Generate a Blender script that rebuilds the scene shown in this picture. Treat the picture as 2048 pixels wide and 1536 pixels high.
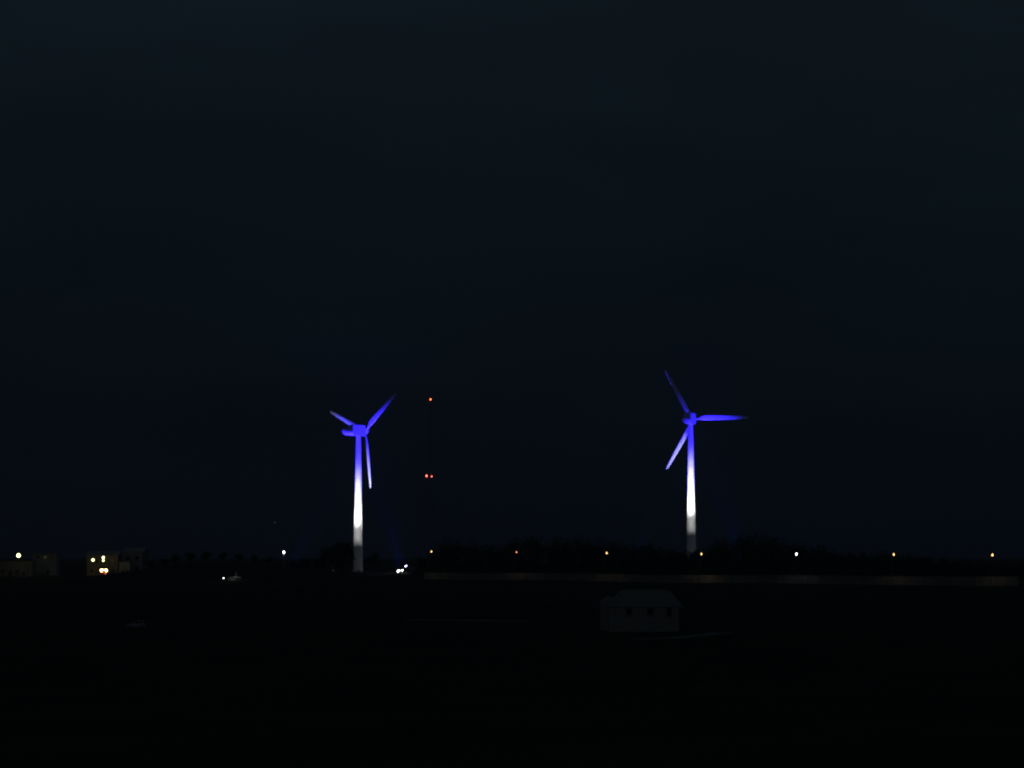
import bpy, bmesh, math, random
from mathutils import Vector, Matrix
random.seed(7)
for o in list(bpy.data.objects): bpy.data.objects.remove(o)
scn = bpy.context.scene
COL = scn.collection
R = math.radians

# ------------------------------------------------------------------ camera
F = 5000.0                       # focal length in pixels of the 2048 px wide photograph
PITCH = math.atan(347.0 / F)
CAM_Z = 12.0
cam_d = bpy.data.cameras.new("camera"); cam = bpy.data.objects.new("camera", cam_d); COL.objects.link(cam)
cam_d.sensor_width = 36.0; cam_d.lens = F / 2048.0 * 36.0
cam_d.clip_start = 0.5; cam_d.clip_end = 60000
cam.location = (0, 0, CAM_Z); cam.rotation_euler = (math.pi / 2 + PITCH, 0, 0)
scn.camera = cam

# ------------------------------------------------------------------ night sky
world = bpy.data.worlds.new("World"); scn.world = world; world.use_nodes = True
wn = world.node_tree; wn.nodes.clear()
out = wn.nodes.new('ShaderNodeOutputWorld'); bg = wn.nodes.new('ShaderNodeBackground')
tc = wn.nodes.new('ShaderNodeTexCoord'); sep = wn.nodes.new('ShaderNodeSeparateXYZ')
ramp = wn.nodes.new('ShaderNodeValToRGB'); mr = wn.nodes.new('ShaderNodeMapRange')
mr.inputs['From Min'].default_value = -0.02; mr.inputs['From Max'].default_value = 0.30
wn.links.new(tc.outputs['Generated'], sep.inputs[0]); wn.links.new(sep.outputs['Z'], mr.inputs['Value'])
wn.links.new(mr.outputs[0], ramp.inputs[0])
el = ramp.color_ramp.elements
el[0].position = 0.0; el[0].color = (0.0014, 0.0022, 0.0034, 1)
el[1].position = 1.0; el[1].color = (0.0046, 0.0096, 0.0140, 1)
for p, c in ((0.10, (0.0019, 0.0029, 0.0054, 1)), (0.30, (0.0023, 0.0043, 0.0071, 1)),
             (0.50, (0.0030, 0.0064, 0.0094, 1)), (0.74, (0.0042, 0.0082, 0.0118, 1))):
    e = el.new(p); e.color = c
noi = wn.nodes.new('ShaderNodeTexNoise'); noi.inputs['Scale'].default_value = 7.0
noi.inputs['Detail'].default_value = 5.0
mp = wn.nodes.new('ShaderNodeMapping'); mp.inputs['Scale'].default_value = (1, 1, 3.0)
wn.links.new(tc.outputs['Generated'], mp.inputs[0]); wn.links.new(mp.outputs[0], noi.inputs['Vector'])
m2 = wn.nodes.new('ShaderNodeMapRange'); m2.inputs['From Min'].default_value = 0.3; m2.inputs['From Max'].default_value = 0.7
m2.inputs['To Min'].default_value = 0.86; m2.inputs['To Max'].default_value = 1.10
wn.links.new(noi.outputs['Fac'], m2.inputs['Value'])
wn.links.new(ramp.outputs[0], bg.inputs['Color']); wn.links.new(m2.outputs[0], bg.inputs['Strength'])
wn.links.new(bg.outputs[0], out.inputs[0])

# faint moonlight added from behind the camera to lift the pale house wall
sun_d = bpy.data.lights.new("fill_light", 'SUN'); sun = bpy.data.objects.new("fill_light", sun_d); COL.objects.link(sun)
sun_d.energy = 0.016; sun_d.angle = R(8); sun_d.color = (0.95, 0.97, 1.0)
sun.rotation_euler = (R(62), 0, R(-18))

scn.view_settings.view_transform = 'Standard'; scn.view_settings.look = 'None'
scn.view_settings.exposure = 0.0; scn.view_settings.gamma = 1.0
scn.render.resolution_x = 1024; scn.render.resolution_y = 768
scn.render.engine = 'CYCLES'
scn.cycles.pixel_filter_type = 'BLACKMAN_HARRIS'; scn.cycles.filter_width = 2.0

# ------------------------------------------------------------------ helpers
def at(px, py, Y):
    """point of the place seen at photograph pixel px, py when it stands Y metres ahead"""
    xc = (px - 1024) / F; yc = -(py - 768) / F
    fy = math.cos(PITCH) - yc * math.sin(PITCH); fz = math.sin(PITCH) + yc * math.cos(PITCH)
    return Vector((xc / fy * Y, Y, CAM_Z + fz / fy * Y))

BASE = [(-400, 0), (450, 0), (600, 2.6), (700, 4.1), (800, 4.9), (980, 6.5), (1400, 8.5), (9000, 9.5)]
def G(x, y):
    z = BASE[-1][1]
    if y <= BASE[0][0]: z = 0.0
    else:
        for (a, za), (b, zb) in zip(BASE, BASE[1:]):
            if a <= y <= b: z = za + (zb - za) * (y - a) / (b - a); break
    z += 5.6 * math.exp(-((x + 93) / 24.0) ** 2 / 2 - ((y - 800) / 38.0) ** 2 / 2)
    z += 4.4 * math.exp(-((x - 70.3) / 45.0) ** 2 / 2 - ((y - 990) / 55.0) ** 2 / 2)
    z -= 0.9 * math.exp(-((x + 43) / 9.0) ** 2 / 2 - ((y - 965) / 40.0) ** 2 / 2)
    z += 0.18 * math.sin(x * 0.061 + 1.3) * math.sin(y * 0.043) * (1 if 480 < y < 1500 else 0.3)
    return z

def mat(name, col, rough=0.8, var=0.15, scale=3.0, bump=0.0, metallic=0.0, stain=None):
    m = bpy.data.materials.new(name); m.use_nodes = True
    nt = m.node_tree; b = nt.nodes['Principled BSDF']
    b.inputs['Roughness'].default_value = rough; b.inputs['Specular IOR Level'].default_value = 0.5 if rough < 0.7 else 0.06; b.inputs['Metallic'].default_value = metallic
    t = nt.nodes.new('ShaderNodeTexCoord'); n = nt.nodes.new('ShaderNodeTexNoise')
    n.inputs['Scale'].default_value = scale; n.inputs['Detail'].default_value = 6
    nt.links.new(t.outputs['Object'], n.inputs['Vector'])
    r = nt.nodes.new('ShaderNodeValToRGB')
    r.color_ramp.elements[0].position = 0.3; r.color_ramp.elements[1].position = 0.72
    c2 = stain if stain else tuple(c * (1 - var) for c in col)
    r.color_ramp.elements[0].color = (*c2, 1); r.color_ramp.elements[1].color = (*[min(1, c * (1 + var)) for c in col], 1)
    nt.links.new(n.outputs['Fac'], r.inputs[0]); nt.links.new(r.outputs[0], b.inputs['Base Color'])
    if bump > 0:
        bp = nt.nodes.new('ShaderNodeBump'); bp.inputs['Strength'].default_value = bump
        nt.links.new(n.outputs['Fac'], bp.inputs['Height']); nt.links.new(bp.outputs[0], b.inputs['Normal'])
    return m

def emat(name, col, strength):
    m = bpy.data.materials.new(name); m.use_nodes = True
    b = m.node_tree.nodes['Principled BSDF']
    b.inputs['Base Color'].default_value = (0.6, 0.6, 0.6, 1)
    b.inputs['Emission Color'].default_value = (*col, 1); b.inputs['Emission Strength'].default_value = strength
    return m

M = dict(
    paint=mat('tower_paint', (0.74, 0.75, 0.76), 0.45, 0.05, 0.35),
    blade=mat('blade_gelcoat', (0.72, 0.73, 0.75), 0.4, 0.05, 0.5),
    hood=mat('nacelle_paint', (0.62, 0.63, 0.66), 0.5, 0.06, 0.8),
    concrete=mat('concrete', (0.30, 0.29, 0.27), 0.9, 0.25, 0.6, 0.3),
    barrier=mat('barrier_concrete', (0.26, 0.25, 0.235), 0.9, 0.35, 0.25, 0.3),
    asphalt=mat('asphalt', (0.05, 0.05, 0.05), 0.9, 0.2, 0.8, 0.2),
    gravel=mat('gravel', (0.26, 0.25, 0.22), 0.95, 0.3, 0.9, 0.4),
    steel=mat('galvanised_steel', (0.28, 0.29, 0.30), 0.5, 0.15, 4, 0, 0.6),
    dark=mat('dark_metal', (0.04, 0.04, 0.045), 0.5, 0.2, 4),
    grass=mat('ground_soil', (0.045, 0.050, 0.030), 0.95, 0.45, 0.05, 0.5, 0, (0.022, 0.024, 0.016)),
    leaf=mat('leaves', (0.055, 0.075, 0.035), 0.8, 0.4, 0.4),
    bark=mat('bark', (0.07, 0.055, 0.04), 0.9, 0.3, 2, 0.4),
    render=mat('pale_render', (0.35, 0.335, 0.32), 0.9, 0.10, 0.8, 0.1),
    fieldroof=mat('worn_roof', (0.30, 0.29, 0.28), 0.9, 0.15, 1.2, 0.3),
    tile=mat('pale_roof', (0.36, 0.36, 0.36), 0.85, 0.15, 2.0, 0.3),
    wallgrey=mat('cladding', (0.30, 0.31, 0.31), 0.7, 0.12, 0.8),
    wallwarm=mat('plaster', (0.23, 0.21, 0.185), 0.85, 0.15, 0.8),
    glass=mat('dark_glass', (0.02, 0.022, 0.025), 0.15, 0.1, 1),
    rubber=mat('rubber', (0.02, 0.02, 0.02), 0.8, 0.1, 5),
    carpaint=mat('pale_car_paint', (0.45, 0.45, 0.44), 0.35, 0.05, 1),
    truckpaint=mat('truck_paint', (0.30, 0.26, 0.20), 0.4, 0.08, 1),
    red=mat('red_paint', (0.35, 0.03, 0.02), 0.5, 0.1, 1),
    Ewhite=emat('lamp_white', (1.0, 0.98, 0.95), 9), Ewarm=emat('lamp_warm', (1.0, 0.58, 0.20), 3.2), Eora=emat('lamp_orange', (1.0, 0.30, 0.10), 4.0),
    Eyel=emat('lamp_yellow_white', (0.93, 1.0, 0.38), 4.5), Eblue=emat('lamp_blue_white', (0.55, 0.50, 1.0), 14),
    Eamb=emat('lamp_amber', (1.0, 0.48, 0.20), 14), Ered=emat('lamp_red', (1.0, 0.10, 0.07), 9),
    Ered2=emat('lamp_red_orange', (1.0, 0.12, 0.03), 7), Estar=emat('star_light', (0.9, 0.93, 1.0), 0.035),
    Epanel=emat('lit_door_light', (0.95, 1.0, 0.97), 3.0),
)

class MB:
    def __init__(s): s.bm = bmesh.new()
    def box(s, c, d, rz=0.0, rot=None):
        m = Matrix.Translation(c) @ (rot if rot else Matrix.Rotation(rz, 4, 'Z')) @ Matrix.Diagonal((*d, 1))
        bmesh.ops.create_cube(s.bm, size=1.0, matrix=m); return s
    def tube(s, a, b, r0, r1=None, n=12, caps=True):
        a = Vector(a); b = Vector(b); d = b - a; r1 = r0 if r1 is None else r1
        q = d.to_track_quat('Z', 'Y').to_matrix().to_4x4()
        bmesh.ops.create_cone(s.bm, cap_ends=caps, segments=n, radius1=r0, radius2=r1, depth=d.length,
                              matrix=Matrix.Translation((a + b) / 2) @ q); return s
    def ball(s, c, r, sc=(1, 1, 1), u=12, v=8):
        bmesh.ops.create_uvsphere(s.bm, u_segments=u, v_segments=v, radius=r,
                                  matrix=Matrix.Translation(c) @ Matrix.Diagonal((*sc, 1))); return s
    def loft(s, rings, close=True):
        prev = None; vs = []
        for rg in rings:
            cur = [s.bm.verts.new(p) for p in rg]; vs.append(cur)
            if prev:
                n = len(cur)
                for i in range(n):
                    s.bm.faces.new((prev[i], prev[(i + 1) % n], cur[(i + 1) % n], cur[i]))
            prev = cur
        if close: s.bm.faces.new(list(reversed(vs[0]))); s.bm.faces.new(vs[-1])
        return s
    def prism(s, poly, y0, y1):
        """outline poly in x,z extruded along y"""
        return s.loft([[(x, y0, z) for x, z in poly], [(x, y1, z) for x, z in poly]])
    def mesh(s, name, m, smooth=False, bevel=0.0):
        bmesh.ops.recalc_face_normals(s.bm, faces=s.bm.faces)
        if bevel:
            bmesh.ops.bevel(s.bm, geom=[e for e in s.bm.edges if len(e.link_faces) == 2 and e.calc_face_angle() > 0.6],
                            offset=bevel, segments=2, affect='EDGES')
        me = bpy.data.meshes.new(name); s.bm.to_mesh(me); s.bm.free(); me.materials.append(m)
        if smooth:
            for p in me.polygons: p.use_smooth = True
            try: me.set_sharp_from_angle(angle=R(35))
            except Exception: pass
        return me
    def build(s, name, m, parent=None, smooth=False, bevel=0.0):
        return link(name, s.mesh(name, m, smooth, bevel), parent)

def link(name, me, parent=None):
    o = bpy.data.objects.new(name, me); COL.objects.link(o)
    if parent: o.parent = parent
    return o
def thing(name, label, cat, loc, rz=0.0, group=None):
    o = bpy.data.objects.new(name, None); COL.objects.link(o)
    o.empty_display_size = 0.5
    o.location = loc; o.rotation_euler = (0, 0, rz); tag(o, label, cat, group); return o
def tag(o, label, cat, group=None):
    o['label'] = label; o['category'] = cat
    if group: o['group'] = group
    return o
def copy_tree(o, parent=None):
    c = o.copy(); COL.objects.link(c); c.parent = parent
    for ch in list(o.children): copy_tree(ch, c)
    return c
def light(kind, energy, col, parent=None, loc=(0, 0, 0), rot=(0, 0, 0), size=60, blend=0.8, rad=0.2):
    d = bpy.data.lights.new('lamp_light', kind); d.energy = energy; d.color = col; d.shadow_soft_size = rad
    if kind == 'SPOT': d.spot_size = R(size); d.spot_blend = blend
    o = bpy.data.objects.new('lamp_light', d); COL.objects.link(o); o.location = loc; o.rotation_euler = rot
    if parent: o.parent = parent
    return o

# ------------------------------------------------------------------ setting: ground, road, paths
xs = [-4200, -2500, -1500, -900, -600] + list(range(-420, 421, 7)) + [600, 900, 1500, 2500, 4200]
ys = [-400, -150, 0, 60] + list(range(100, 1320, 14)) + [1400, 1600, 1900, 2400, 3200, 4500, 6500, 9000]
bm = bmesh.new()
grid = [[bm.verts.new((x, y, G(x, y))) for x in xs] for y in ys]
for j in range(len(ys) - 1):
    for i in range(len(xs) - 1):
        bm.faces.new((grid[j][i], grid[j][i + 1], grid[j + 1][i + 1], grid[j + 1][i]))
me = bpy.data.meshes.new('ground'); bm.to_mesh(me); bm.free(); me.materials.append(M['grass'])
for p in me.polygons: p.use_smooth = True
g = link('ground', me); g['kind'] = 'structure'
g['label'] = 'dark unlit open ground rising gently towards the road and turbines'

def strip(name, pts, width, m, dz=0.06, n=24):
    bm = bmesh.new(); prev = None
    P = []
    for (a, b) in zip(pts, pts[1:]):
        for k in range(n): P.append(Vector(a).lerp(Vector(b), k / n))
    P.append(Vector(pts[-1]))
    for i, p in enumerate(P):
        d = (P[min(i + 1, len(P) - 1)] - P[max(i - 1, 0)]).normalized(); nrm = Vector((-d.y, d.x))
        w = width * (0.5 + 0.06 * math.sin(i * 1.7))
        row = []
        for t in (-1, -0.33, 0.33, 1):
            q = p + nrm * w * t; row.append(bm.verts.new((q.x, q.y, G(q.x, q.y) + dz)))
        if prev:
            for k in range(3): bm.faces.new((prev[k], prev[k + 1], row[k + 1], row[k]))
        prev = row
    me = bpy.data.meshes.new(name); bm.to_mesh(me); bm.free(); me.materials.append(m)
    o = link(name, me); o['kind'] = 'structure'; return o

# line of the lit road, from far left to near right
RA = Vector((at(850, 1160, 802).x, 802)); RB = Vector((at(2038, 1171, 694).x, 694))
RD = (RB - RA).normalized(); RN = Vector((-RD.y, RD.x))      # away from the camera
far = RA - RD * 160; near = RB + RD * 200
strip('road', [tuple(far - RN * 6.5), tuple(near - RN * 6.5)], 9.0, M['asphalt'], 0.10, 80)
strip('path', [(at(815, 1244, 468).x, 470), (at(1062, 1244, 462).x, 462)], 5.0, M['gravel'], 0.05)
strip('path', [(at(1262, 1277, 368).x, 368), (at(1350, 1275, 374).x, 374), (at(1450, 1264, 402).x, 402)], 4.0, M['gravel'], 0.05)

# ------------------------------------------------------------------ barrier wall along the road
def barrier():
    L = (RB - RA).length; n = int(L / 4.0); seg = L / n
    root = thing('barrier_wall', 'long low concrete panel wall running behind the row of warm street lamps', 'wall',
                 (RA.x, RA.y, 0), math.atan2(RD.y, RD.x))
    pan = MB(); cop = MB(); post = MB()
    for i in range(n):
        x = (i + 0.5) * seg; w = RA + RD * x; z = G(w.x, w.y) - 0.3
        h = 2.35 + 0.5 * (i / n)
        pan.box((x, 0, z + h / 2), (seg - 0.34, 0.18, h))
        for k in range(3): pan.box((x, -0.115, z + 0.7 + k * 0.75), (seg - 0.5, 0.05, 0.45))
        cop.box((x, 0, z + h + 0.073), (seg - 0.02, 0.42, 0.14))
        post.box((i * seg, -0.02, z + h / 2), (0.30, 0.36, h - 0.01))
    pan.build('panel', M['barrier'], root); cop.build('coping', M['concrete'], root); post.build('post', M['concrete'], root)
barrier()

# ------------------------------------------------------------------ street lamps in a row
def street_lamp(loc, rz, label, group, height=9.0, em='Ewarm', power=170, col=(1.0, 0.72, 0.42), lens=0.30, arm=1.6):
    t = thing('street_lamp', label, 'street lamp', loc, rz, group)
    MB().tube((0, 0, -0.3), (0, 0, 0.9), 0.13, 0.13).tube((0, 0, 0.9), (0, 0, height - 0.5), 0.09, 0.055).build('pole', M['steel'], t, True)
    a = MB(); pts = [(0, 0, height - 0.5), (0, 0.25, height - 0.05), (0, 0.7, height + 0.18), (0, arm, height + 0.24)]
    for p, q in zip(pts, pts[1:]): a.tube(p, q, 0.045, n=8)
    a.build('arm', M['steel'], t, True)
    hd = MB().box((0, arm + 0.30, height + 0.26), (0.32, 0.85, 0.14)).build('lamp_head', M['dark'], t, bevel=0.04)
    MB().ball((0, arm + 0.36, height + 0.17), lens, (0.85, 1.0, 1.15), 12, 8).build('lens', M[em], hd, True)
    light('SPOT', power, col, t, (0, arm + 0.36, height - 0.35), (0, 0, 0), 150, 1.0, 0.25)
    return t

LAMPS = [(863, 1103, 'Ewarm', 0.26, 'warm street lamp leftmost in the row along the wall, right of the red mast lights'),
         (1033, 1104, 'Eora', 0.19, 'dimmest and most orange street lamp of the row, midway between the two turbines'),
         (1213, 1106, 'Ewarm', 0.28, 'warm street lamp of the row, directly above the pale house'),
         (1402, 1108, 'Ewarm', 0.28, 'warm street lamp just right of the foot of the right turbine'),
         (1592, 1108, 'Ewhite', 0.29, 'whitest street lamp of the row, first one clear of the right turbine'),
         (1786, 1109, 'Ewarm', 0.29, 'warm street lamp second from the right end of the row'),
         (1983, 1110, 'Ewarm', 0.31, 'warm street lamp nearest the right edge of the photo')]
rzl = math.atan2(RD.y, RD.x)
for px, py, em, ln, lab in LAMPS:
    # intersect the sight line (in plan) with the lamp line, 4.3 m on our side of the wall
    o0 = RA - RN * 2.74; k = (px - 1024) / F * 0.9995
    # x = k*y ; o0 + s*RD
    s = (k * o0.y - o0.x) / (RD.x - k * RD.y); w = o0 + RD * s; top = at(px, py, w.y).z
    w = w - RN * 1.56; z = G(w.x, w.y)
    street_lamp((w.x, w.y, z), rzl, lab, 'street lamps in a row along the road', height=top - z - 0.17, em=em, lens=ln,
                power={'Eora': 90, 'Ewhite': 75}.get(em, 95) * (2.0 if px == 1402 else 1.0),
                col=(1.0, 0.95, 0.85) if em == 'Ewhite' else (1.0, 0.74, 0.45), arm=1.2)

# ------------------------------------------------------------------ wind turbines
PX = 982 / F
H_HUB = 55.4
def blade_mesh():
    L = 22.0; rings = []
    st = [(0.0, 0.95, 1.0, 0), (0.035, 0.92, 1.0, 0), (0.08, 1.05, 0.72, 14), (0.15, 1.75, 0.34, 15), (0.21, 2.10, 0.24, 13),
          (0.32, 1.92, 0.20, 9), (0.45, 1.80, 0.17, 6), (0.6, 1.58, 0.16, 3.5), (0.75, 1.40, 0.15, 1.5), (0.9, 1.16, 0.14, 0.5),
          (0.975, 0.86, 0.14, 0), (1.0, 0.50, 0.12, 0)]
    n = 20
    for f, c, th, tw in st:
        ring = []; a = R(tw + 4)
        for i in range(n):
            u = 2 * math.pi * i / n
            x = 0.5 * math.cos(u); y = 0.5 * math.sin(u) * th
            if th < 0.9: y *= (1.0 - 0.75 * (0.5 - x)) * 1.25      # thicker towards the leading edge
            x = (x - (0.0 if th > 0.9 else 0.18)) * c; y *= c
            ring.append((x * math.cos(a) - y * math.sin(a), x * math.sin(a) + y * math.cos(a), 0.75 + f * L))
        rings.append(ring)
    return MB().loft(rings).mesh('blade', M['blade'], True)

def turbine(label, loc, yaw):
    t = thing('wind_turbine', label, 'wind turbine', loc, -yaw, 'two wind turbines')
    # tower in three flanged sections
    rings = []; Ht = H_HUB - 2.15
    def rad(z): return 1.96 + (0.90 - 1.96) * (z / Ht) ** 1.02
    zs = [-0.4, 0.0]
    for s in (18.2, 36.4):
        zs += [s - 0.12, (s - 0.10, 0.035), (s + 0.10, 0.035), s + 0.12]
    zs += [Ht]
    for z in zs:
        ex = 0
        if isinstance(z, tuple): z, ex = z
        r = rad(max(z, 0)) + ex
        rings.append([(r * math.cos(2 * math.pi * i / 48), r * math.sin(2 * math.pi * i / 48), z) for i in range(48)])
    tw = MB().loft(rings).build('tower', M['paint'], t, True)
    d = MB().box((0.3, -1.93, 1.9), (0.85, 0.14, 2.1)).build('door', M['hood'], tw, bevel=0.03)
    MB().box((0.6, -2.02, 1.85), (0.06, 0.06, 0.25)).build('handle', M['dark'], d)
    s = MB(); 
    for k in range(4): s.box((0.3, -2.15 - 0.28 * (3 - k), 0.10 + 0.21 * k), (1.1, 0.28, 0.05))
    s.box((-0.2, -2.6, 0.45), (0.05, 1.1, 0.9)); s.box((0.8, -2.6, 0.45), (0.05, 1.1, 0.9)); s.build('steps', M['steel'], tw)
    MB().tube((0, 0, -0.6), (0, 0, 0.12), 3.4, 3.3, 40).build('foundation', M['concrete'], t)
    # nacelle: tall hood over the tower head and a round rear casing in its lower half
    prof = [(-4.0, -1.6), (-3.3, -2.1), (2.2, -2.1), (2.6, -1.7), (2.6, 1.5), (1.9, 2.15), (-3.7, 2.15), (-4.1, 1.7)]
    w = 1.42
    hood = MB().loft([[(x * 1.0, y, H_HUB + z) for (y, z) in prof] for x in (-w, w)])
    n1 = hood.build('nacelle', M['hood'], t, bevel=0.12)
    v = MB()
    for k in range(5): v.box((-1.44, -1.6 + 0.45 * k, H_HUB + 0.6), (0.05, 0.28, 0.9))
    v.build('vent', M['dark'], n1)
    a = MB().tube((0.25, -2.9, H_HUB + 2.1), (0.25, -2.9, H_HUB + 3.1), 0.04, n=6).tube((0.0, -2.9, H_HUB + 3.0), (0.5, -2.9, H_HUB + 3.0), 0.03, n=6)
    a.build('wind_vane', M['dark'], n1)
    c = MB(); rg = []
    for yy, rr, sh in ((-4.29, 1.28, 0.0), (-6.7, 1.28, 0.05), (-7.35, 1.2, 0.20), (-7.7, 1.0, 0.30), (-7.9, 0.62, 0.34), (-7.97, 0.2, 0.36)):
        rg.append([(rr * math.cos(2 * math.pi * i / 32), yy - sh * rr * math.sin(2 * math.pi * i / 32), H_HUB - 0.78 + 0.12 * (1.28 - rr) + rr * math.sin(2 * math.pi * i / 32)) for i in range(32)])
    c.loft(rg)
    c.build('rear_casing', M['hood'], t, True)
    MB().tube((0, -3.35, H_HUB - 0.78), (0, -4.28, H_HUB - 0.78), 1.0, 1.45, 32).build('flange', M['paint'], t, True)
    # hub and blades
    hb = MB().tube((0, 2.61, H_HUB), (0, 2.95, H_HUB), 0.8, 1.0, 24).tube((0, 2.95, H_HUB), (0, 4.2, H_HUB), 1.05, 1.0, 24)
    hb.ball((0, 4.2, H_HUB), 1.0, (1, 0.8, 1), 24, 12)
    hb.build('hub', M['paint'], t, True)
    return t

bmesh_blade = blade_mesh()
def rotor(t, phi0, cone=0):
    for k in range(3):
        b = link('blade', bmesh_blade, t); b.location = (0, 3.6, H_HUB); b.rotation_euler = (0, R(phi0 + 120 * k), 0)

TL = at(715.8, 1142, 982); TL.z = G(TL.x, TL.y)
TR = at(1382.6, 1120, 982); TR.z = G(TR.x, TR.y)
t1 = turbine('left wind turbine, lit white and blue, seen more from the side, foot in view', TL, R(45))
t1.location.z = at(716, 861, 982).z - H_HUB
t2 = copy_tree(t1)
t2['label'] = 'right wind turbine, lit white and blue, one blade level to the right'
t2.location = (TR.x, TR.y, at(1382, 837, 982).z - H_HUB); t2.rotation_euler.z = -R(21)
rotor(t1, 52.3); rotor(t2, 90)

# ------------------------------------------------------------------ floodlights that light the turbines
_fl = {}
def floodlight(loc, target, em, power, col, size, blend, label, group, dome=0.75, head=0.55):
    d = Vector(target) - Vector(loc)
    t = thing('floodlight', label, 'floodlight', (loc[0], loc[1], G(loc[0], loc[1])), -math.atan2(d.x, d.y), group)
    h = loc[2] - G(loc[0], loc[1])
    MB().box((0, 0, 0.0), (0.9, 0.9, 0.25)).build('base', M['concrete'], t)
    MB().tube((0, 0, 0.12), (0, 0, h - head - 0.1), 0.07, 0.06, 10).build('post', M['steel'], t, True)
    MB().box((0, 0, h - head - 0.07), (2 * head + 0.2, 0.08, 0.06)).box((-head - 0.09, 0, h - head / 2), (0.05, 0.08, head + 0.1)) \
        .box((head + 0.09, 0, h - head / 2), (0.05, 0.08, head + 0.1)).build('yoke', M['steel'], t)
    e = math.atan2(d.z, math.hypot(d.x, d.y))
    hs = MB().tube((0, -0.45, 0), (0, 0.02, 0), head * 0.55, head, 20).build('housing', M['dark'], t, True)
    hs.location = (0, 0, h); hs.rotation_euler = (e, 0, 0)
    MB().ball((0, 0.03, 0), head * 0.93, (1, dome, 1), 16, 10).build('lens', M[em], hs, True)
    light('SPOT', power, col, hs, (0, 0.62, 0), (math.pi / 2, 0, 0), size, blend, 0.35)
    return t

WHITE = (1.0, 0.98, 0.96); BLUE = (0.030, 0.017, 1.0)
WP = 1.7e5; BP = 9.0e5
def flood_set(T, name, vis):
    x, y, z = T.location; side = 'left' if vis else 'right'
    gz = lambda a, b: G(a, b)
    def P(dx, dy, h): return (x + dx, y + dy, gz(x + dx, y + dy) + h)
    zt = lambda h, dx=0: (x + dx, y, z + h)
    G1 = 'floodlights of the turbines'; dm = 0.75 if vis else 0.05
    wl = at(797.3, 1142.5, 983.5); bl_ = at(812, 1133, 983)
    wr = (wl.x - x, 1.5, wl.z - G(wl.x, wl.y)) if vis else (16.2, -5.0, 0.7)
    br = (bl_.x - x, 1.0, bl_.z - G(bl_.x, bl_.y)) if vis else (18.2, -7.0, 0.7)
    floodlight(P(*wr), zt(25), 'Ewhite', WP * 0.2, WHITE, 22, 0.9,
               'white floodlight right of the foot of the %s turbine, lower of the pair' % side, G1, dm, 0.66)
    floodlight(P(-9.5, -15.0, 0.7), zt(27), 'Ewhite', WP * 0.5, WHITE, 25, 0.9,
               'floodlight left of the foot of the %s turbine, its lamp turned away' % side, G1, 0.05, 0.4)
    floodlight(P(1.5, -20.0, 0.7), zt(28.5), 'Ewhite', WP, WHITE, 26, 0.9,
               'white floodlight on the ground in front of the %s turbine, its lamp turned away' % side, G1, 0.05, 0.4)
    for wx, wt in ((11.0, 'right'), (-8.5, 'left')):  # extra wash lamps added to grade the light down the lower tower
        floodlight(P(wx, -15.0, 0.6), zt(21), 'Ewhite', 0.95e4, WHITE, 40, 1.0,
                   'small added floodlight in front %s of the %s turbine, aimed low, lamp turned away' % (wt, side), G1, 0.05, 0.3)
    floodlight(P(*br), zt(46), 'Eblue', BP * (0.32 if vis else 0.15), BLUE, 28, 1.0,
               'blue floodlight on a post right of the foot of the %s turbine' % side, G1, dm, 0.55)
    floodlight(P(-25.0, -22.0, 0.7), zt(44 if vis else 38, -5 if vis else -2), 'Eblue', BP * (0.8 if vis else 0.45), BLUE, 29, 1.0,
               'blue floodlight in front left of the %s turbine, its lamp turned away' % side, G1, 0.05, 0.4)
    floodlight(P(17.5, -21.0, 0.7), zt(50 if vis else 43, 6 if vis else 8), 'Eblue', BP * 0.9, BLUE, 35 if vis else 34, 1.0,
               'blue floodlight in front right of the %s turbine, its lamp turned away' % side, G1, 0.05, 0.4)
flood_set(t1, 'left', True); flood_set(t2, 'right', False)

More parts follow.
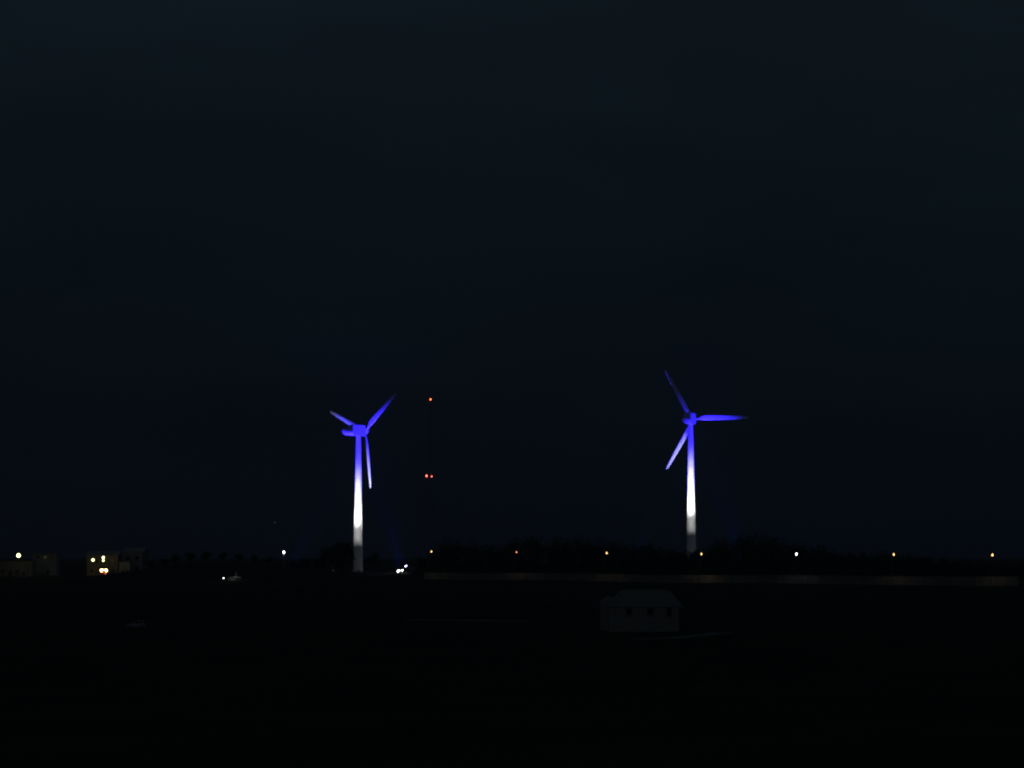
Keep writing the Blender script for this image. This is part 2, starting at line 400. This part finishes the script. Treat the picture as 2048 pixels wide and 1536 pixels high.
# ------------------------------------------------------------------ lattice mast with red lights
def mast():
    Y = 1200; b = at(858.5, 1125, Y); zb = G(b.x, Y)
    H = at(861, 799, Y).z - zb - 0.4; Hm = at(858, 952.5, Y).z - zb
    t = thing('lattice_mast', 'tall thin lattice mast carrying red warning lights, between the two turbines', 'mast', (b.x, Y, zb), R(8))
    def half(z): return 2.6 + (1.15 - 2.6) * z / Hm if z < Hm else 1.15 + (0.35 - 1.15) * (z - Hm) / (H - Hm)
    legs = [(-1, -1), (1, -1), (1, 1), (-1, 1)]
    lv = [0]; 
    while lv[-1] < H - 1.5: lv.append(min(H, lv[-1] + max(1.5, half(lv[-1]) * 2.0)))
    if lv[-1] < H: lv.append(H)
    for (sx, sy) in legs:
        m = MB()
        for a, c in zip(lv, lv[1:]): m.tube((sx * half(a), sy * half(a), a), (sx * half(c), sy * half(c), c), 0.042, n=6)
        m.build('leg', M['steel'], t)
    br = MB()
    for a, c in zip(lv, lv[1:]):
        for i in range(4):
            p, q = legs[i], legs[(i + 1) % 4]
            br.tube((p[0] * half(a), p[1] * half(a), a), (q[0] * half(c), q[1] * half(c), c), 0.014, n=5)
            br.tube((q[0] * half(a), q[1] * half(a), a), (p[0] * half(c), p[1] * half(c), c), 0.014, n=5)
            br.tube((p[0] * half(c), p[1] * half(c), c), (q[0] * half(c), q[1] * half(c), c), 0.014, n=5)
    br.build('bracing', M['steel'], t)
    for (px, py, r, em) in ((861, 799, 0.42, 'Ered2'), (852.7, 952, 0.46, 'Ered'), (863, 953, 0.28, 'Ered')):
        p = at(px, py, Y) ; lx = p.x - b.x; z = p.z - zb
        hx = half(min(z, H)) * (1 if lx > 0 else -1)
        c = MB().box(((lx + hx) / 2, -half(min(z, H)), z - r - 0.25), (abs(lx - hx) + 0.5, 0.25, 0.08))
        c.tube((lx, -half(min(z, H)), z - r - 0.22), (lx, -half(min(z, H)), z - r + 0.05), 0.2, n=10)
        f = c.build('warning_light', M['dark'], t)
        MB().ball((lx, -half(min(z, H)), z), r, (0.85, 0.85, 1.15), 12, 8).build('lens', M[em], f, True)
mast()

# ------------------------------------------------------------------ trees
def crown(bm, c, rx, rz, n, size, rnd):
    """leaf clumps spread unevenly through a lobed crown"""
    lobes = [(Vector(c) + Vector((rnd.uniform(-.5, .5) * rx, rnd.uniform(-.5, .5) * rx, rnd.uniform(-.45, .5) * rz)),
              rnd.uniform(.38, .62)) for _ in range(6)]
    for _ in range(n):
        lc, lr = rnd.choice(lobes)
        v = Vector((rnd.gauss(0, 1), rnd.gauss(0, 1), rnd.gauss(0, 1))).normalized() * (rnd.random() ** 0.45)
        p = lc + Vector((v.x * rx * lr, v.y * rx * lr, v.z * rz * lr))
        q = Matrix.Rotation(rnd.uniform(0, 6.28), 3, (rnd.uniform(-1, 1), rnd.uniform(-1, 1), rnd.uniform(-1, 1) + 0.01))
        s = size * rnd.uniform(0.6, 1.4)
        vs = [bm.verts.new(p + q @ Vector(k)) for k in ((-s, 0, 0), (0, -s * .5, s * .1), (s, 0, 0), (0, s * .5, -s * .1))]
        bm.faces.new(vs)
def trunk(mb, h, r, rnd, base=(0, 0, 0)):
    b = Vector(base); mb.tube(b - Vector((0, 0, .4)), b + Vector((0, 0, h * .55)), r, r * .6, 7)
    for k in range(5):
        a = k * 1.3 + rnd.random(); z = h * rnd.uniform(.3, .55)
        mb.tube(b + Vector((0, 0, z)), b + Vector((math.cos(a) * h * .25, math.sin(a) * h * .25, z + h * .3)), r * .45, r * .12, 5)

# far wood behind the road: one dark mass
PROF = [(846, 1118), (858, 1098), (890, 1073), (930, 1083), (1000, 1086), (1060, 1068), (1100, 1066), (1130, 1074), (1170, 1068),
        (1230, 1079), (1300, 1086), (1340, 1096), (1384, 1099), (1412, 1094), (1440, 1074), (1500, 1064), (1560, 1072), (1620, 1089),
        (1700, 1101), (1800, 1109), (1900, 1115), (1950, 1131), (2060, 1131), (2200, 1110)]
def prof(px):
    for (a, ya), (b, yb) in zip(PROF, PROF[1:]):
        if a <= px <= b: return ya + (yb - ya) * (px - a) / (b - a)
    return 1110
rnd = random.Random(11)
wm = bmesh.new(); tm = MB()
px = 850
while px < 2180:
    for row, Y in enumerate((868, 885, 905)):
        Yy = Y + rnd.uniform(-5, 5); qx = px + rnd.uniform(-10, 10)
        top = at(qx, prof(qx) - 6 + rnd.uniform(0, 9) + (0 if row == 1 else 5), Yy)
        z0 = G(top.x, Yy); h = max(2.5, top.z - z0); rx = min(4.5, max(1.8, h * 0.36))
        crown(wm, (top.x, Yy, z0 + h * .56), rx, h * .50, 300, 0.38, rnd)
        trunk(tm, h, 0.12 + h * .012, rnd, (top.x, Yy, z0))
        if row: crown(wm, (top.x + rnd.uniform(-2, 2), Yy + 4, z0 + min(2.6, h * .4)), 3.0, 2.4, 150, 0.42, rnd)
        # undergrowth
        crown(wm, (top.x + rnd.uniform(-2, 2), Yy - 3, z0 + 1.2), 3.2, 1.6, 90, 0.35, rnd)
    px += 21
me = bpy.data.meshes.new('wood'); 
# trunks and foliage in one mass
me_t = tm.mesh('tmp', M['bark'])
nleaf = len(wm.faces)
wm.from_mesh(me_t); wm.faces.ensure_lookup_table()
for f in wm.faces[nleaf:]: f.material_index = 1
wm.to_mesh(me); wm.free(); me.materials.append(M['leaf']); me.materials.append(M['bark'])
wo = link('wood', me); wo['kind'] = 'stuff'; wo['category'] = 'wood'
wo['label'] = 'dark far-off wood behind the street lamps, hiding the foot of the right turbine'

def tree_proto(h, seed, label, group):
    rn = random.Random(seed)
    t = thing('tree', label, 'tree', (0, 0, 0), 0, group)
    tb = MB(); trunk(tb, h, .14 + h * .012, rn); tb.build('trunk', M['bark'], t, True)
    b = bmesh.new(); crown(b, (0, 0, h * .58), h * .36, h * .46, 900, 0.30, rn)
    me = bpy.data.meshes.new('crown'); b.to_mesh(me); b.free(); me.materials.append(M['leaf']); link('crown', me, t)
    return t
TL2 = 'dark bushy tree on the low rise left of the left turbine'
GT = 'trees on the low rise'
protos = []
ORD = 'leftmost second third fourth fifth sixth seventh eighth ninth tenth eleventh twelfth thirteenth fourteenth fifteenth'.split()
spots = [(330, 1118, 812), (352, 1108, 806), (380, 1104, 800), (412, 1103, 803), (446, 1104, 808), (478, 1108, 800), (508, 1110, 806),
         (535, 1114, 812), (300, 1122, 815), (610, 1118, 868), (640, 1108, 900), (662, 1094, 925), (684, 1085, 935), (745, 1106, 1010), (590, 1120, 875)]
for i, (px, py, Y) in enumerate(spots):
    if i < 3: o = tree_proto(6.0, 50 + i, TL2, GT); protos.append(o)
    else: o = copy_tree(protos[i % 3])
    p = at(px, py, Y); z = G(p.x, Y)
    s = max(0.35, (p.z - z) / 6.0); o.location = (p.x, Y, z); o.scale = (s * (2.2 if px < 560 else 1.1), s * 1.3, s); o.rotation_euler.z = i * 1.9
    o['label'] = '%s dark bush from the left on the low rise left of the white street lamp' % ORD[sorted(q[0] for q in spots).index(px)]
    if px in (662,): o['label'] = 'dark tree a little left of the left turbine, second tallest there'
    if px == 684: o['label'] = 'tallest dark tree, just left of the foot of the left turbine'
    if px == 745: o['label'] = 'dark tree just right of the foot of the left turbine'
    if px == 590: o['label'] = 'low dark bush immediately right of the white street lamp'
    if px == 610: o['label'] = 'second low dark bush right of the white street lamp'
    if px == 640: o['label'] = 'dark tree midway between the white lamp and the left turbine'

# ------------------------------------------------------------------ kiosk with lit door beside the left turbine
def kiosk():
    p = at(838, 1158, 958); z = G(p.x, 958)
    t = thing('kiosk', 'low pale kiosk behind the wall end, right of the left turbine floodlights', 'kiosk', (p.x, 958, z), R(-12))
    w = MB().box((0, 0, 1.2), (6.4, 3.0, 2.6)).build('wall', M['wallgrey'], t)
    MB().box((0, 0, 2.63), (6.9, 3.5, 0.2)).build('roof', M['concrete'], t, bevel=0.04)
    d = MB().box((-1.6, -1.52, 1.05), (1.0, 0.07, 2.1)).build('door', M['steel'], t); MB().box((-1.25, -1.58, 1.05), (0.05, 0.06, 0.2)).build('handle', M['dark'], d)
    for x in (0.6, 1.9): MB().box((x, -1.53, 1.5), (0.9, 0.07, 0.6)).build('vent', M['dark'], t)
kiosk()
# small site lamp between the two floodlights
def ball_lamp(px, py, Y, label, em, r, power, col, group=None, cat='lamp', name='site_lamp'):
    p = at(px, py, Y); z = G(p.x, Y); h = p.z - z
    t = thing(name, label, cat, (p.x, Y, z), 0, group)
    MB().tube((0, 0, -0.2), (0, 0, h - r), 0.07, 0.05, 10).build('pole', M['steel'], t, True)
    MB().tube((0, 0, h - r - 0.05), (0, 0, h - r * .8), r * .35, r * .55, 12).build('lamp_head', M['dark'], t, True)
    MB().ball((0, 0, h), r, (1, 1, 1.05), 14, 10).build('globe', M[em], t, True)
    if power: light('POINT', power, col, t, (0, -r - 0.15, h), rad=0.1)
    return t
ball_lamp(804.5, 1140.5, 972, 'tiny white lamp between the white and the blue floodlight', 'Ewhite', 0.26, 60, (1, 1, .95))

# ------------------------------------------------------------------ left settlement
ball_lamp(37, 1111, 860, 'brightest yellow-white yard lamp at the left edge of the photo', 'Eyel', 0.68, 14, (1, .97, .62), name='yard_lamp')
ball_lamp(186, 1120, 862, 'white yard lamp standing alone left of the stacked pair', 'Eyel', 0.48, 5, (1, .97, .75), name='yard_lamp')
def double_lamp():
    Y = 862; p = at(206.8, 1115, Y); q = at(206, 1121, Y); z = G(p.x, Y); h = p.z - z; h2 = q.z - z
    t = thing('yard_lamp', 'yard lamp post with two white lamps one above the other', 'lamp', (p.x, Y, z))
    MB().tube((0, 0.1, -0.2), (0, 0.1, h - .2), 0.07, 0.05, 10).build('pole', M['steel'], t, True)
    for hh, r in ((h, 0.46), (h2, 0.36)):
        a = MB().box((0, -0.1, hh + r + 0.02), (r * 2, 0.5, 0.07)).build('lamp_head', M['dark'], t)
        MB().ball((0, -0.2, hh), r, (1, 1, 1), 14, 10).build('globe', M['Eyel'], a, True)
    light('POINT', 5, (1, .97, .75), t, (0, -0.85, h - .3), rad=0.1)
double_lamp()
# white lamp on its own
street_lamp(tuple(Vector((at(568, 1105, 900).x, 900, G(at(568, 1105, 900).x, 900)))), R(180),
            'single white street lamp left of the left turbine', None, height=at(568, 1105, 900).z - G(at(568, 1105, 900).x, 900) - .1, em='Ewhite', power=45,
            col=(.95, 1, 1), lens=0.42, arm=0.25)

def building(name, label, cat, loc, rz, W, D, Hh, roofh, mw, mr_, wins, door=None, flat=False):
    t = thing(name, label, cat, loc, rz)
    MB().box((0, 0, Hh / 2 - .3), (W, D, Hh + .6)).build('wall', M[mw], t)
    if flat:
        MB().box((0, 0, Hh + .12), (W + .4, D + .4, .24)).build('roof', M[mr_], t)
    else:
        rf = MB().loft([[(-W / 2 - .4, -D / 2 - .4, Hh + .005), (W / 2 + .4, -D / 2 - .4, Hh + .005), (W / 2 + .4, D / 2 + .4, Hh + .005), (-W / 2 - .4, D / 2 + .4, Hh + .005)],
                        [(-W / 2 - .4, -.1, Hh + roofh), (W / 2 + .4, -.1, Hh + roofh), (W / 2 + .4, .1, Hh + roofh), (-W / 2 - .4, .1, Hh + roofh)]])
        rf.build('roof', M[mr_], t)
    for (x, z, w, h) in wins:
        f = MB()
        for sx in (-1, 1): f.box((x + sx * (w / 2 + .04), -D / 2 - .03, z), (.08, .10, h + .16))
        for sz in (-1, 1): f.box((x, -D / 2 - .03, z + sz * (h / 2 + .04)), (w - .002, .10, .08))
        fo = f.build('window', M['concrete'], t)
        MB().box((x, -D / 2 - .012, z), (w, .02, h)).build('pane', M['glass'], fo)
        MB().box((x, -D / 2 - .085, z - h / 2 - .13), (w + .3, .20, .06)).build('sill', M['concrete'], fo)
    if door:
        x, w, h = door
        d = MB().box((x, -D / 2 - .025, h / 2), (w, .07, h)).build('door', M['dark'], t)
        MB().box((x + w * .38, -D / 2 - .075, h * .48), (.05, .05, .18)).build('handle', M['steel'], d)
    return t

def bl(px0, px1, ytop, Y):                 # left, right edge and roof line at distance Y -> centre, width, height
    a = at(px0, ytop, Y); b = at(px1, ytop, Y); x = (a.x + b.x) / 2; z = G(x, Y)
    return x, z, b.x - a.x, a.z - z
x, z, W, Hh = bl(-30, 60, 1121, 868)  # shed added so its wall catches a halo behind the yard lamp
building('shed', 'low shed added to catch the glow of the bright yard lamp', 'shed', (x, 875, z), 0, W, 6, Hh - .25, 0, 'wallwarm', 'dark',
         [(2.6, 1.6, 1.0, 1.0), (-2.5, 1.6, 1.0, 1.0)], (0.3, 1.1, 2.0), flat=True)
# long pale container-like block to the right of the big lamp
x, z, W, Hh = bl(64, 112, 1107, 884)
t = building('long_block', 'long low grey block right of the brightest yard lamp', 'building', (x, 888, z), 0, W, 6, Hh - .3, 0, 'wallgrey', 'concrete',
             [(-2.6, Hh - 1.3, 1.0, .9), (0.2, Hh - 1.3, 1.0, .9), (2.7, Hh - 1.3, .9, .9)], (1.3, 1.0, 2.1), flat=True)
x, z, W, Hh = bl(168, 231, 1102, 866)
building('farm_building', 'plaster building lit from the front by the stacked pair of lamps', 'building', (x, 876, z), 0, W, 8, Hh - 1.4, 1.4, 'wallwarm', 'tile',
         [(-2.2, 5.0, 1.1, 1.2), (2.9, 5.0, 1.1, 1.2), (-3.6, 1.6, 1.1, 1.2)], (3.6, 1.1, 2.1))
x, z, W, Hh = bl(243, 292, 1095, 884)
building('pale_house', 'tall pale house right of the amber vehicle lights', 'building', (x, 889, z), R(-10), W - 1.4, 7, Hh - 1.8, 1.8, 'render', 'tile',
         [(-1.7, 6.0, 1.1, 1.3), (1.6, 6.0, 1.1, 1.3), (1.6, 2.5, 1.1, 1.3)], (-1.7, 1.0, 2.1))
x, z, W, Hh = bl(238, 260, 1124, 872)
building('annex', 'small grey outbuilding in front of the tall pale house', 'outbuilding', (x, 873, z), R(4), W, 3.0, Hh - .2, 0, 'wallgrey', 'concrete',
         [(0.9, 1.5, .7, .7)], (-.6, .9, 2.0), flat=True)
x, z, W, Hh = bl(38, 52, 1128, 858)
building('meter_cabinet', 'small pale cabinet on the ground below the brightest yard lamp', 'cabinet', (x, 861, z), 0, W, 1.2, Hh - .1, 0, 'render', 'concrete', [], (0, .8, 1.6), flat=True)

def service_truck():
    Y = 850; p = at(207, 1153, Y); z = G(p.x, Y)
    t = thing('service_truck', 'work vehicle with two bright amber lights on top and a small red light below', 'truck', (p.x, Y, z), 0)
    H = at(207, 1141, Y).z - z
    b = MB(); b.prism([(-1.0, .55), (1.0, .55), (1.05, .9), (1.05, H - .75), (.95, H - .58), (-.95, H - .58), (-1.05, H - .75), (-1.05, .9)], 0, 4.0)
    b.build('body', M['truckpaint'], t, bevel=0.05)
    MB().prism([(-.95, .55), (.95, .55), (.95, 1.3), (.82, 2.0), (-.82, 2.0), (-.95, 1.3)], 4.02, 5.6).build('cab', M['truckpaint'], t, bevel=0.08)
    MB().box((0, -.03, 1.55), (1.5, .04, .5)).build('rear_window', M['glass'], t)
    MB().box((0, -.08, .5), (1.9, .16, .18)).build('bumper', M['dark'], t)
    for sx in (-1, 1):
        for y in (.9, 4.6):
            w = MB().tube((sx * .72, y, .38), (sx * 1.0, y, .38), .38, n=20).build('wheel', M['rubber'], t, True)
            MB().tube((sx * .98, y, .38), (sx * 1.02, y, .38), .2, n=14).build('rim', M['steel'], w, True)
    MB().box((0, .8, H - .555), (1.9, .3, .05)).build('light_bar', M['dark'], t)
    for lx, r in ((-.66, .62), (.66, .60)):
        MB().ball((lx, .55, H + .02), r, (1, .8, .92), 14, 10).build('beacon', M['Eamb'], t, True)
    MB().ball((.62, -.06, at(211, 1148, Y).z - z), .15, (1, .5, 1)).build('tail_light', M['Ered'], t, True)
    light('POINT', 25, (1, .25, .08), t, (0, -.7, H - .15), rad=.15)
service_truck()

# ------------------------------------------------------------------ small lamp and pale rail on the slope
ball_lamp(447.2, 1156.5, 738, 'small white lamp low on the dark slope left of the pale rail', 'Ewhite', 0.17, 0, (1, 1, 1), name='bollard_lamp')
def rail():
    Y = 738; a = at(456, 1162, Y); b = at(482, 1156.5, Y); a.z = max(a.z, G(a.x, Y) + .25); b.z = max(b.z, G(b.x, Y) + .4)
    t = thing('guard_rail', 'short pale sloping rail beside the small white lamp on the slope', 'railing', (a.x, Y, 0))
    zz = G(a.x, Y)
    L = b.x - a.x
    MB().tube((0, 0, a.z), (L * .5, 0, a.z + .25), .06, n=8).tube((L * .5, 0, a.z + .25), (L, 0, b.z), .13, n=8).build('rail', M['render'], t, True)
    for f, top in ((0.05, a.z), (.5, a.z + .25), (.95, b.z)):
        MB().box((L * f, .16, (zz - .8 + top) / 2), (.10, .10, top - zz + .8)).build('post', M['wallgrey'], t)
    MB().box((L * .62, .22, b.z + .8), (.14, .06, 1.7)).build('mast_board', M['wallgrey'], t)
    return t
rail()
# point light added away from the small lamp to brighten the rail
lp = at(449, 1156, 738); light('POINT', 32, (.95, 1, 1), None, (lp.x + 2.6, 736.2, lp.z + .3), rad=0.1)

# ------------------------------------------------------------------ pale house in the dark field
def field_house():
    Y = 408; a = at(1218, 1262, Y); b = at(1358, 1262, Y); x = (a.x + b.x) / 2; W = b.x - a.x; z = G(x, Y)
    t = thing('field_house', 'pale house with a wide hipped roof standing alone in the dark field', 'house', (x, Y + 3.6, z), 0)
    D = 7.2; Hh = 4.0; top = at(1290, 1180, Y).z - z
    MB().box((0, 0, Hh / 2 - .2), (W, D, Hh + .4)).build('wall', M['render'], t)
    l = at(1213, 0, Y).x - x; r = at(1361, 0, Y).x - x; rl = at(1238, 0, Y).x - x; rr = at(1336, 0, Y).x - x
    MB().loft([[(l, -D / 2 - .2, Hh + .005), (r, -D / 2 - .2, Hh + .005), (r, D / 2 + .2, Hh + .005), (l, D / 2 + .2, Hh + .005)],
               [(rl, -D / 2 + 1.0, top - .25), (rr, -D / 2 + 1.0, top - .25), (rr, D / 2 - 1.0, top - .25), (rl, D / 2 - 1.0, top - .25)],
               [(rl + 1, -.6, top), (rr - 1, -.6, top), (rr - 1, .6, top), (rl + 1, .6, top)]]).build('roof', M['fieldroof'], t)
    for px, w, h, py in ((1254, .95, .95, 1223), (1296, 1.0, 1.0, 1223), (1333, .75, 1.5, 1223)):
        wx = at(px, 0, Y).x - x; wz = at(px, py, Y).z - z
        f = MB()
        for sx in (-1, 1): f.box((wx + sx * (w / 2 + .04), -D / 2 - .03, wz), (.08, .10, h + .16))
        for sz in (-1, 1): f.box((wx, -D / 2 - .03, wz + sz * (h / 2 + .04)), (w - .002, .10, .08))
        fo = f.build('window', M['render'], t); MB().box((wx, -D / 2 - .012, wz), (w, .02, h)).build('pane', M['glass'], fo)
        MB().box((wx, -D / 2 - .10, wz - h / 2 - .12), (w + .3, .2, .06)).build('sill', M['concrete'], fo)
    dx = at(1333, 0, Y).x - x
    d = MB().box((dx - 3.0, -D / 2 - .025, 1.0), (.95, .07, 1.3)).build('hatch', M['wallgrey'], t)
    # rear wing on the left
    wl = at(1200, 0, Y).x - x
    MB().box((wl + 1.6, D / 2 + 1.0, 2.3), (3.0, 5.0, 4.8)).build('wing', M['wallgrey'], t)
    MB().loft([[(wl, D / 2 - 1.6, 4.71), (wl + 3.2, D / 2 - 1.6, 4.71), (wl + 3.2, D / 2 + 3.6, 4.71), (wl, D / 2 + 3.6, 4.71)],
               [(wl + 1.5, D / 2 - 1.6, 5.6), (wl + 1.7, D / 2 - 1.6, 5.6), (wl + 1.7, D / 2 + 3.6, 5.6), (wl + 1.5, D / 2 + 3.6, 5.6)]]).build('wing_roof', M['tile'], t)
field_house()

# ------------------------------------------------------------------ small pale car in the field at lower left
def car():
    Y = 424; p = at(271, 1256, Y); z = G(p.x, Y)
    t = thing('parked_car', 'small pale parked car barely visible in the dark field at lower left', 'car', (p.x, Y, z), R(6))
    poly = [(-1.62, .28), (1.55, .28), (1.62, .55), (1.58, .85), (-.35, .88), (-1.45, .72), (-1.66, .5)]
    MB().prism(poly, -.75, .75).build('body', M['carpaint'], t, bevel=0.06)
    MB().prism([(-.45, .87), (1.5, .87), (1.25, 1.36), (.2, 1.38)], -.66, .66).build('cabin', M['carpaint'], t, bevel=0.05)
    for s in (-1, 1):
        MB().prism([(-.2, .92), (.5, .92), (.5, 1.28), (.22, 1.28)], s * .665 - .01, s * .665 + .01).build('side_window', M['glass'], t)
        MB().prism([(.58, .92), (1.3, .92), (1.15, 1.28), (.58, 1.28)], s * .665 - .01, s * .665 + .01).build('side_window', M['glass'], t)
        for x in (-1.05, 1.05):
            w = MB().tube((x, s * .6, .3), (x, s * .78, .3), .3, n=20).build('wheel', M['rubber'], t, True)
            MB().tube((x, s * .77, .3), (x, s * .80, .3), .17, n=12).build('rim', M['steel'], w, True)
        MB().ball((-1.6, s * .55, .58), .1, (.5, 1, 1)).build('headlight', M['steel'], t, True)
        MB().ball((1.6, s * .58, .66), .09, (.5, 1, 1)).build('tail_light', M['red'], t, True)
car()

# ------------------------------------------------------------------ faint star low over the horizon
s = MB().ball((0, 0, 0), 9.0).build('star', M['Estar'], None, True); s.location = at(549.5, 1045, 20000)
s.location.y = 20000
tag(s, 'single faint star low in the sky above the white street lamp', 'star')

# ------------------------------------------------------------------ thin mist added to stand in for soft lens glow at the lamps
hm = bpy.data.materials.new('mist'); hm.use_nodes = True
hn = hm.node_tree; hn.nodes.clear()
ho = hn.nodes.new('ShaderNodeOutputMaterial'); pv = hn.nodes.new('ShaderNodeVolumePrincipled')
pv.inputs['Color'].default_value = (0.86, 0.82, 0.95, 1); pv.inputs['Density'].default_value = 1.8e-4
pv.inputs['Anisotropy'].default_value = 0.75
hn.links.new(pv.outputs[0], ho.inputs['Volume'])
hz = MB().box((0, 640, 48), (8300, 18500, 102)).build('glow_haze', hm); hz['kind'] = 'stuff'; hz['label'] = 'thin added mist giving the lamps a soft glow'
